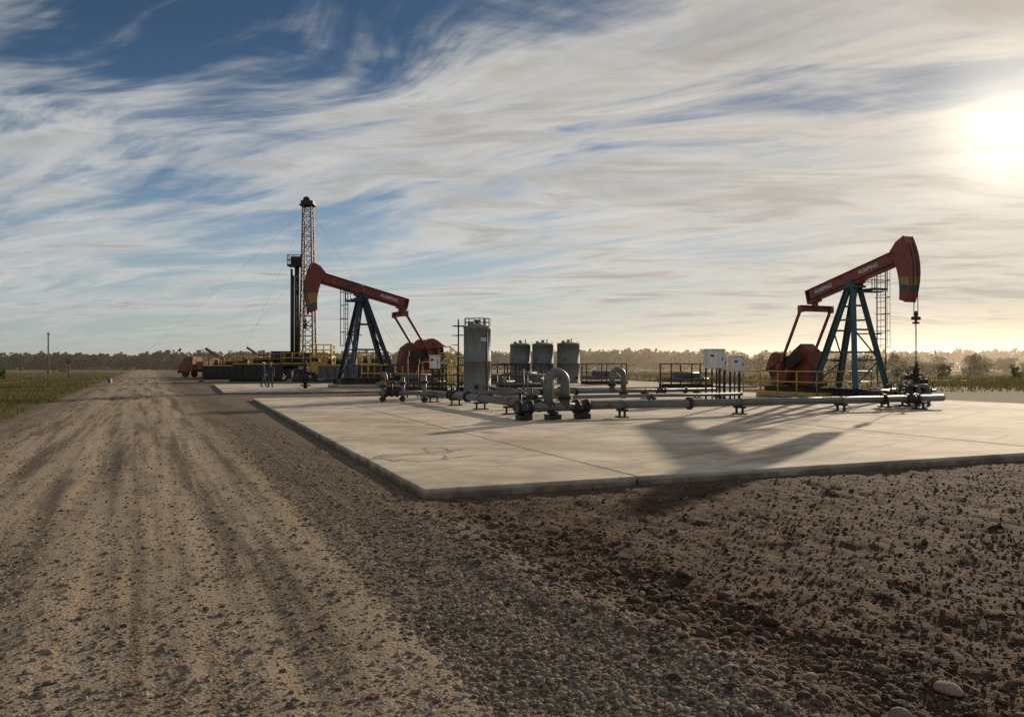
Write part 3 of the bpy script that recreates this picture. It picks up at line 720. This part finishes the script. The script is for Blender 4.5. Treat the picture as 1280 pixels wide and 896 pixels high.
# ---------------------------------------------------------------- drilling rig
def rig():
    e=root('drilling_rig',(-21.7,85,0)); b=MB(); H=18.6; w0=.75; w1=.42
    P=lambda sx,sy,z: Vector((sx*(w0+(w1-w0)*(z/H)),sy*(w0+(w1-w0)*(z/H)),z))
    for sx in(-1,1):
        for sy in(-1,1): b.beam(P(sx,sy,1.6),P(sx,sy,H),.16,.16,0)
    zs=np.linspace(1.6,H,17)
    for i in range(16):
        mi=1 if (i//2)%2 else 0
        for (a,c) in(((-1,-1),(1,-1)),((1,-1),(1,1)),((1,1),(-1,1)),((-1,1),(-1,-1))):
            b.beam(P(*a,zs[i]),P(*c,zs[i]),.07,.07,mi); 
            A_,B_=(a,c) if i%2 else (c,a); b.beam(P(*A_,zs[i]),P(*B_,zs[i+1]),.065,.065,mi)
    b.out('mast',['mastred','mastwhite'],e)
    b=MB(); b.box((0,0,H+.25),(1.3,1.1,.5)); b.cyl((-.1,-.4,H+.6),(-.1,.4,H+.6),.35); b.box((0,0,H+.05),(1.6,1.4,.1)); b.box((0,0,H*.55),(.5,.4,1.1)); b.cyl((0,0,H*.5),(0,0,H*.38),.12)
    for k in(-.12,.12): b.cyl((k,0,H*.58),(k,0,H),.02,n=6)
    b.out('crown_and_travelling_block',['dark'],e)
    b=MB()
    for i,(x,y) in enumerate(((-1.05,0),(-1.3,.2),(-1.55,-.1),(-1.2,-.3),(-1.75,.1))): b.cyl((x,y,1.2),(x,y,12.6-(i%3)*.7),.13,n=10)
    b.box((-1.3,0,12.2),(1.5,1.4,.12))
    railing(b,[(-2.0,-.7,12.2),(-.6,-.7,12.2),(-.6,.7,12.2),(-2.0,.7,12.2)],1.1,.04,0,True,.6); b.box((-1.3,.2,12.7),(.9,.8,.9))
    b.out('racked_pipe_and_monkey_board',['dark'],e)
    b=MB()
    for x in(-2.2,2.2):
        for y in(-1.8,1.8): b.beam((x,y,0),(x,y,1.7),.22,.22)
        b.beam((x,-1.8,.1),(x,1.8,1.5),.1,.1)
    b.box((0,0,1.7),(4.8,4,.2)); b.box((-.3,1.0,2.4),(1.6,1.1,1.2)); b.cyl((-1.2,-.6,2.2),(1.4,-.6,2.2),.4); b.box((0,-1.9,.8),(3.5,.1,1.0))
    b.out('substructure',['dark'],e)
    b=MB(); railing(b,[(-2.3,-1.9,1.8),(2.3,-1.9,1.8),(2.3,1.9,1.8),(-2.3,1.9,1.8)],1.15,.05,0,True,1.1); 
    railing(b,[(.9,-2.6,2.6),(3.0,-2.6,2.6),(3.0,-.6,2.6)],1.2,.05,0,False,.7); b.box((2.0,-1.6,2.55),(2.3,2.1,.1)); b.box((2.0,-2.7,1.4),(1.8,.12,1.3))
    for x in(.95,3.0):
        for y in(-2.6,-.6): b.box((x,y,1.3),(.12,.12,2.5))
    b.out('yellow_floor_railing',['yellow'],e)
    b=MB()
    for (x,y,z) in((-17,-8,H),(13,-9,H),(-13,14,H),(11,14,H),(-9,-6,12.5)): 
        p=Vector((0,0,z)); q=Vector((x,y,0)); b.tube([p.lerp(q,t)-dz*math.sin(math.pi*t)*.35 for t in np.linspace(0,1,9)],.006,5)
        b.box((x,y,.2),(.3,.3,.4))
    b.out('guy_wires',['steel'],e)
rig()
def mud_tank(loc,L,h,rz,mk):
    e=root('mud_tank',loc,rz); b=MB(); b.box((0,0,.25+h/2),(L,2.2,h)); 
    for x in np.arange(-L/2+.3,L/2,.7): b.box((x,-1.13,.25+h/2),(.1,.08,h))
    for y in(-.8,.8): b.ibeam((-L/2-.4,y,.13),(L/2+.4,y,.13),.2,.24,0,.03)
    b.out('tank_body',[mk],e,.01)
    b=MB(); railing(b,[(-L/2,-1.05,.25+h),(L/2,-1.05,.25+h),(L/2,1.05,.25+h),(-L/2,1.05,.25+h)],1.1,.03,0,True,1.3); b.out('top_railing',['yellow'],e)
    b=MB(); b.cyl((-L*.3,0,.25+h),(-L*.3,0,h+1.0),.25); b.box((L*.2,0,h+.6),(1.2,.9,.7)); b.cyl((-L*.1,-.4,h+.6),(L*.1,-.4,h+.6),.3); b.out('pumps',['dark'],e,.02)
mud_tank((-26.5,84,0),5.0,1.5,D(4),'dark'); mud_tank((-33.5,96,0),6.5,1.3,D(0),'dark'); mud_tank((-17.0,80,0),4.2,1.4,D(-8),'steel'); mud_tank((-13.0,76,0),3.0,1.5,D(5),'dark')
def shed(loc,s,rz):
    e=root('site_cabin',loc,rz); b=MB(); b.box((0,0,s[2]/2+.2),s); 
    for x in np.arange(-s[0]/2+.15,s[0]/2,.3): b.box((x,-s[1]/2-.015,s[2]/2+.2),(.08,.03,s[2]*.92))
    b.box((0,0,s[2]+.24),(s[0]+.2,s[1]+.2,.08)); b.out('walls',['navy'],e,.02)
    b=MB(); b.box((-s[0]*.2,-s[1]/2-.04,1.2),(.8,.04,1.9)); b.box((s[0]*.25,-s[1]/2-.04,1.6),(.8,.04,.7)); 
    for x in(-s[0]*.4,s[0]*.4): b.box((x,0,.1),(.2,s[1],.2))
    b.out('door_window_skids',['dark'],e)
shed((-24.6,86.5,0),(2.4,2.2,2.9),D(5))
def truck(loc,rz,sc=1,boom=3.9):
    e=root('flatbed_truck',loc,rz,sc); b=MB()
    b.prism([(2.2,.8),(4.4,.8),(4.4,1.7),(3.9,1.85),(3.5,2.75),(2.2,2.8)],-1.15,1.15); b.box((-1.4,0,1.15),(7.0,2.4,.18)); b.box((-.3,0,1.9),(.3,2.3,1.4)); b.box((4.5,0,.75),(.2,2.3,.35))
    b.beam((-3.5,0,1.5),(1.0,0,boom),.3,.35); b.box((-3.6,0,1.7),(1.0,1.6,1.0))
    b.cyl((-2.2,-.9,1.8),(-2.2,.9,1.8),.5); b.box((1.2,0,1.7),(1.2,2.0,.9))
    b.out('cab_and_bed',['crank'],e,.04)
    b=MB(); b.prism([(3.45,1.85),(3.85,1.85),(3.48,2.6),(3.3,2.6)],-1.0,1.0); 
    for y in(-1.16,1.16): b.box((2.95,y,2.2),(.75,.03,.6))
    b.out('windows',['lens'],e)
    b=MB()
    for x in(3.4,-1.2,-2.4,-3.7):
        for y in(-.95,.95): b.cyl((x,y-.16,.5),(x,y+.16,.5),.5,n=20); b.cyl((x,y-.18,.5),(x,y+.18,.5),.22,n=12)
    for y in(-.45,.45): b.box((0,y,.88),(8.2,.14,.28))
    b.out('wheels_and_chassis',['rubber'],e)
truck((-40.5,108,0),D(165)); truck((-31.5,101,0),D(10),.9,3.6); truck((-36.2,112,0),D(195),.9,4.6)
mud_tank((-36.5,102,0),4.5,1.0,D(8),'crank')

# ---------------------------------------------------------------- pole & sign & fence posts
e=root('utility_pole',(-80,138,0)); b=MB(); b.cyl((0,0,-.5),(0,0,7.2),.16,.11,n=10); b.box((0,0,6.95),(.5,.1,.1)); 
for x in(-.2,.2): b.cyl((x,0,7.0),(x,0,7.2),.05,n=8)
b.out('pole_and_crossarm',['wood'],e)
e=root('road_sign',(-58.7,106,-.05)); b=MB(); b.cyl((0,0,-.3),(0,0,2.4),.06,n=8); b.out('post',['dark'],e); b=MB(); b.box((0,-.07,2.15),(.6,.03,.6),0,Matrix.Rotation(D(45),3,'Y')); b.out('sign_board',['crank'],e)
e=root('wire_fence'); b=MB(); 
prev=None
for i in range(26):
    y=40+i*9.0; x=-9.5-.455*y-1.5; z=float(height(np.array(x),np.array(y)))
    b.cyl((x,y,z-.2),(x,y,z+1.2),.05,n=6)
    if prev:
        for f in(.4,.75,1.1): b.cyl((prev[0],prev[1],prev[2]+f),(x,y,z+f),.006,n=4)
    prev=(x,y,z)
b.out('posts_and_wire',['wood'],e)

# ---------------------------------------------------------------- people
def plain(name,c,r=.85):
    m,t,b=newmat(name); co=obj_co(t); t.l.new(t.mix(t.ss(t.noise(co,9,4,.6),.35,.65),tuple(x*.7 for x in c)+(1,),(*c,1)),b.inputs['Base Color']); b.inputs['Roughness'].default_value=r; M[name]=m
plain('coverall_navy',(.035,.045,.07)); plain('coverall_tan',(.12,.09,.06)); plain('skin',(.35,.19,.13),.6); plain('hardhat_white',(.7,.7,.68),.35); plain('hardhat_red',(.4,.05,.03),.35); plain('boots',(.03,.022,.018)); plain('hair',(.03,.02,.015))
def skinned(name,pts,edges,rad,mat,parent,rt=0,sub=2):
    me=bpy.data.meshes.new(name); me.from_pydata(pts,edges,[]); o=bpy.data.objects.new(name,me); scene.collection.objects.link(o); o.parent=parent
    me.materials.append(M[mat])
    sk=o.modifiers.new('skin','SKIN'); sk.use_smooth_shade=True
    for i,r_ in enumerate(rad):
        me.skin_vertices[0].data[i].radius=r_ if isinstance(r_,tuple) else (r_,r_); me.skin_vertices[0].data[i].use_root=(i==rt)
    s_=o.modifiers.new('sub','SUBSURF'); s_.levels=sub; s_.render_levels=sub; return o
def worker(loc,rz,top,hat,stride=.12,arm=.15):
    e=root('worker',loc,rz)
    pts=[(0,0,.95),(0,0,1.12),(0,.01,1.32),(0,0,1.47),(0,.01,1.56)]; rad=[(.15,.11),(.15,.11),(.17,.12),(.09,.08),(.055,.055)]
    ed=[(0,1),(1,2),(2,3),(3,4)]
    for s_,st_,ar in((-1,stride,arm),(1,-stride,-arm)):
        k=len(pts); pts+=[(s_*.10,0,.88),(s_*.11,st_*.6+.02,.5),(s_*.115,st_,.12)]; rad+=[.092,.07,.058]; ed+=[(0,k),(k,k+1),(k+1,k+2)]
        k=len(pts); pts+=[(s_*.19,0,1.42),(s_*.235,ar*.3-.02,1.15),(s_*.235,ar+.10,.92)]; rad+=[.066,.05,.038]; ed+=[(2,k),(k,k+1),(k+1,k+2)]
    skinned('body',pts,ed,rad,top,e,0)
    for s_,st_,ar in((-1,stride,arm),(1,-stride,-arm)):
        skinned('boot',[(s_*.115,st_-.03,.14),(s_*.115,st_-.02,.055),(s_*.12,st_+.16,.04)],[(0,1),(1,2)],[.062,.055,(.05,.04)],'boots',e,1)
        hx,hy,hz=s_*.235,ar+.115,.89
        skinned('palm',[(hx,hy-.02,hz+.05),(hx,hy+.01,hz),(hx,hy+.02,hz-.04)],[(0,1),(1,2)],[.027,(.02,.036),(.016,.036)],'skin',e,1,1)
        for q,L_ in enumerate((.065,.078,.072,.055)):
            oy=hy+.045-.022*q; skinned('finger_%d'%(q+1),[(hx,oy,hz-.05),(hx-s_*.006,oy+.004,hz-.05-L_*.55),(hx-s_*.022,oy+.008,hz-.05-L_)],[(0,1),(1,2)],[.010,.009,.007],'skin',e,0,1)
        skinned('thumb',[(hx-s_*.01,hy+.03,hz+.0),(hx-s_*.02,hy+.06,hz-.03),(hx-s_*.025,hy+.065,hz-.06)],[(0,1),(1,2)],[.012,.011,.009],'skin',e,0,1)
    b=MB(); b.ellip((0,.02,1.67),(.076,.095,.118),16,12); b.ellip((0,.118,1.655),(.014,.02,.025),8,6); b.cyl((0,.01,1.5),(0,.015,1.6),.052)
    for s_ in(-1,1): b.ellip((s_*.078,.015,1.665),(.012,.02,.032),8,6); b.ellip((s_*.03,.105,1.68),(.013,.01,.007),8,6,1)
    b.ellip((0,.107,1.61),(.026,.01,.006),8,6,1); b.ellip((0,-.005,1.70),(.08,.095,.095),14,8,1); b.out('head',['skin','hair'],e)
    b=MB(); b.lathe([(.135,1.715),(.118,1.72),(.112,1.76),(.085,1.81),(.03,1.835),(.001,1.837)],n=18); b.prism([(-.07,1.712),(.07,1.712),(.07,1.722),(-.07,1.722)],.08,.19); b.out('hard_hat',[hat],e)
    return e
worker((-17.3,57.3,.12),D(200),'coverall_navy','hardhat_red'); worker((-18.2,58.6,.12),D(-60),'coverall_navy','hardhat_white',.2,.1)

# ---------------------------------------------------------------- vegetation
def leafmat(name,a,bc,cc,trans=.25):
    m,t,b=newmat(name); at=t.node('ShaderNodeAttribute',attribute_name='tint').outputs['Fac']
    co=t.node('ShaderNodeNewGeometry').outputs['Position']
    c=t.mix(at,a,bc); c=t.mix(t.ss(t.noise(co,.15,3,.6),.45,.7),c,cc)
    t.l.new(c,b.inputs['Base Color']); b.inputs['Roughness'].default_value=.8; b.inputs['Specular IOR Level'].default_value=.12
    tr=t.node('ShaderNodeBsdfTranslucent'); t.l.new(c,tr.inputs['Color']); mx=t.node('ShaderNodeMixShader'); mx.inputs[0].default_value=trans
    t.l.new(b.outputs[0],mx.inputs[1]); t.l.new(tr.outputs[0],mx.inputs[2]); t.l.new(mx.outputs[0],m.node_tree.nodes['Material Output'].inputs[0]); return m
LM=leafmat('foliage',(.022,.032,.012,1),(.070,.082,.032,1),(.055,.062,.026,1),.2)
LG=leafmat('dry_grass',(.08,.075,.026,1),(.22,.175,.075,1),(.11,.105,.036,1),.3)
def forest(name,trees,zlo=.12):
    e=root(name); V=[];T=[]; tb=MB()
    for (x,y,h,w,nl,ls) in trees:
        kb=rng.integers(5,9); cen=[]
        for _ in range(kb):
            a=rng.uniform(0,6.283); rr=rng.uniform(.1,.8)*w; zz=rng.uniform(zlo,.82)*h
            cen.append((x+rr*math.cos(a),y+rr*math.sin(a),zz,rng.uniform(.30,.55)*w,rng.uniform(.14,.26)*h,rng.uniform(.0,.5)))
        cen=np.array(cen); pick=rng.integers(0,kb,nl); c=cen[pick]
        d=rng.normal(size=(nl,3)); d/=np.linalg.norm(d,axis=1)[:,None]; rad=rng.uniform(.45,1.12,nl)[:,None]
        p=c[:,:3]+d*rad*np.stack([c[:,3],c[:,3],c[:,4]],-1); p[:,2]=np.maximum(p[:,2],.1)
        M3=rotm(nl); q=np.array([(-.5,-.35,0),(.5,-.35,0),(.6,.35,0),(-.4,.4,0)])
        s_=ls*rng.uniform(.6,1.4,nl)
        V.append((np.einsum('nij,vj->nvi',M3,q)*s_[:,None,None]+p[:,None,:]).reshape(-1,3))
        T.append(np.repeat(np.clip(c[:,5]+rng.uniform(0,.5,nl),0,1),4))
        tb.cyl((x,y,-.2),(x+.1,y,h*.5),.03*h*.5,.015*h*.5,n=5,caps=False)
        for k in range(3): tb.cyl((x+.05,y,h*(.25+.08*k)),tuple(cen[k,:3]),.012*h,.004*h,n=4,caps=False)
    V=np.concatenate(V);T=np.concatenate(T); F=np.arange(len(V)).reshape(-1,4)
    npmesh('foliage',V,F,LM,T,False,e); tb.out('trunks',['wood'],e)
tr=[]
for x in np.arange(-340,330,2.6): 
    for k in range(3):
        y=250+rng.uniform(-8,10)+k*16-.10*max(x,0); h=rng.uniform(5.0,6.2)*(1+.06*math.sin(x*.05)+.05*math.sin(x*.017+1)+.03*k)
        tr.append((x+rng.uniform(-2,2),y,h,rng.uniform(2.8,4.4),170,.85))
forest('distant_trees',tr)
tr=[]
for x in np.arange(44,250,2.3):
    y=168-.12*x+rng.uniform(-10,16); tr.append((x+rng.uniform(-1.5,1.5),y,rng.uniform(2.9,4.4),rng.uniform(1.8,3.0),240,.46))
for x in np.arange(52,230,2.6):
    y=128+rng.uniform(-9,12); tr.append((x+rng.uniform(-2,2),y,rng.uniform(1.7,3.7),rng.uniform(1.4,2.6),280,.36))
for _ in range(30):
    x=rng.uniform(38,110); y=rng.uniform(88,118); tr.append((x,y,rng.uniform(.9,2.0),rng.uniform(.7,1.3),200,.22))
for _ in range(30):
    y=rng.uniform(60,220); x=-.455*y-rng.uniform(16,90); tr.append((x,y,rng.uniform(.8,2.0),rng.uniform(.8,1.5),160,.22))
forest('shrubs',tr)
def grass(name,x,y,hmin,hmax,wd):
    n=len(x); z=height(x,y)-.02; h=rng.uniform(hmin,hmax,n); a=rng.uniform(0,6.283,n); w=wd
    lean=rng.normal(0,.3,(n,2))*h[:,None]
    p0=np.stack([x-np.cos(a)*w,y-np.sin(a)*w,z],-1); p1=np.stack([x+np.cos(a)*w,y+np.sin(a)*w,z],-1); p2=np.stack([x+lean[:,0],y+lean[:,1],z+h],-1)
    V=np.stack([p0,p1,p2],1).reshape(-1,3); t_=np.repeat(rng.random(n),3)
    return npmesh(name,V,np.arange(len(V)).reshape(-1,3),LG,t_,False,gr)
gr=root('grass')
N=130000; y=14*(170/14)**rng.random(N); off=rng.gamma(1.6,.16,N)*y*.9; x=-4.6-.455*y-off
pt=fbm(x*.35,y*.35,4,61)+.5; k=rng.random(N)<np.clip((pt-.3)*3,.06,1)*.9; x,y=x[k],y[k]
grass('verge_grass',x,y,.06,.26,.008+.0006*y)
N=100000; y=52*(190/52)**rng.random(N); x=rng.uniform(.0,.95,N)*y+2; u,v=touv(x,y)
k=((u+fbm(x*.08,y*.08,3,71)*6>40)|(v+fbm(x*.08,y*.08,3,72)*6>72)); pt=fbm(x*.12,y*.12,4,65)+.5; k&=rng.random(N)<np.clip((pt-.3)*3,.1,1); x,y=x[k],y[k]
grass('field_grass',x,y,.15,.45,.012+.0006*y)

# ---------------------------------------------------------------- dusty air over the far fields
m=bpy.data.materials.new('dusty_air'); m.use_nodes=True; nt=m.node_tree; nt.nodes.clear()
o_=nt.nodes.new('ShaderNodeOutputMaterial'); vs=nt.nodes.new('ShaderNodeVolumeScatter'); vs.inputs['Color'].default_value=(1,.88,.72,1); vs.inputs['Density'].default_value=.0008; vs.inputs['Anisotropy'].default_value=.7
nt.links.new(vs.outputs[0],o_.inputs['Volume'])
mb=MB(); mb.box((0,300,4.3),(1600,420,10.6)); hz=mb.out('dust_haze',[m])

# ---------------------------------------------------------------- world
w=bpy.data.worlds.new('World'); scene.world=w; w.use_nodes=True; t=NT(w.node_tree); t.n.clear()
out=t.node('ShaderNodeOutputWorld'); bg=t.node('ShaderNodeBackground'); bg.inputs['Strength'].default_value=.10; t.l.new(bg.outputs[0],out.inputs[0])
sky=t.node('ShaderNodeTexSky',sky_type='NISHITA'); sky.sun_disc=False; sky.sun_elevation=SUN_EL; sky.sun_rotation=SUN_AZ; sky.air_density=.9; sky.dust_density=.25; sky.ozone_density=2.5
d=t.v('NORMALIZE',t.node('ShaderNodeTexCoord').outputs['Generated']); dx,dy,dzz=t.sep(d)[0:3]
sd=t.m('MAXIMUM',t.v('DOT_PRODUCT',d,SUNV),0.0)
zz=t.m('ADD',t.m('MAXIMUM',dzz,0.0),.09)
p=t.comb(t.m('DIVIDE',dx,zz),t.m('DIVIDE',dy,zz),0.0)
wn=t.node('ShaderNodeTexNoise'); t.l.new(p,wn.inputs['Vector']); wn.inputs['Scale'].default_value=.5; wn.inputs['Detail'].default_value=2
pw=t.v('ADD',p,t.v('SCALE',t.v('SUBTRACT',wn.outputs['Color'],(.5,.5,.5)),1.15))
A0=D(-28)
big=t.noise(t.aniso(pw,A0,(.55,1.5),(3.1,1.7,0)),1.0,5,.58)
fib=t.noise(t.aniso(pw,A0-.12,(.60,3.2),(1.3,4.2,0)),1.5,8,.62,.25)
fib2=t.noise(t.aniso(pw,A0+.45,(1.0,2.4),(9.3,2.2,0)),1.6,8,.62,.5)
base=t.m('ADD',big,t.m('MULTIPLY',t.m('POWER',sd,3.0),.10))
wisp=t.m('ADD',t.m('MULTIPLY',fib,.55),t.m('MULTIPLY',fib2,.45))
dens=t.m('ADD',t.m('MULTIPLY',base,.60),t.m('MULTIPLY',wisp,.40))
cov=t.m('MULTIPLY',t.ss(dens,.435,.575),t.ss(wisp,.30,.60,.5,1))
cov=t.m('MULTIPLY',cov,t.ss(dzz,-.01,.10,.35,1))
g1=t.m('POWER',sd,5.0); g2=t.m('POWER',sd,70.0); g3=t.m('POWER',sd,500.0)
tint=t.mix(t.ss(dzz,.02,.40),(.86,.9,.92,1),(.36,.42,.46,1))
tint=t.mix(t.m('POWER',sd,16.0),tint,(.40,.40,.40,1))
skyc=t.mix(1.0,sky.outputs[0],tint,'MULTIPLY')
haze=t.mix(g1,(3.9,4.3,4.3,1),(6.6,5.5,4.2,1))
skyc=t.mix(t.m('MULTIPLY',t.ss(dzz,.26,0.0),.78),skyc,haze)
ccol=t.mix(g1,(5.9,6.0,5.9,1),(7.8,7.1,6.1,1))
shade=t.ss(t.m('ADD',t.m('MULTIPLY',dens,.6),t.m('MULTIPLY',fib2,.4)),.49,.64,1.0,.66)
ccol=t.v('SCALE',ccol,shade)
c=t.mix(t.m('MULTIPLY',cov,.95),skyc,ccol)
gl=t.v('ADD',t.v('SCALE',(1.1,.9,.62),g2),t.v('SCALE',(7.0,6.2,4.8),g3))
c=t.v('ADD',c,gl)
t.l.new(c,bg.inputs['Color'])

# ---------------------------------------------------------------- sun, camera
sl=bpy.data.lights.new('sun','SUN'); sl.energy=5.0; sl.angle=D(.6); sl.color=(1,.82,.60)
so=bpy.data.objects.new('sun',sl); scene.collection.objects.link(so); so.rotation_euler=Vector(SUNV).to_track_quat('Z','Y').to_euler(); so.location=(30,40,30)
cam=bpy.data.cameras.new('camera'); cam.lens=28.125; cam.sensor_width=36; cam.clip_end=6000; cam.clip_start=.05
co_=bpy.data.objects.new('camera',cam); scene.collection.objects.link(co_); co_.location=(0,0,1.8); co_.rotation_euler=(D(90)+math.atan(7/1000),0,0); scene.camera=co_
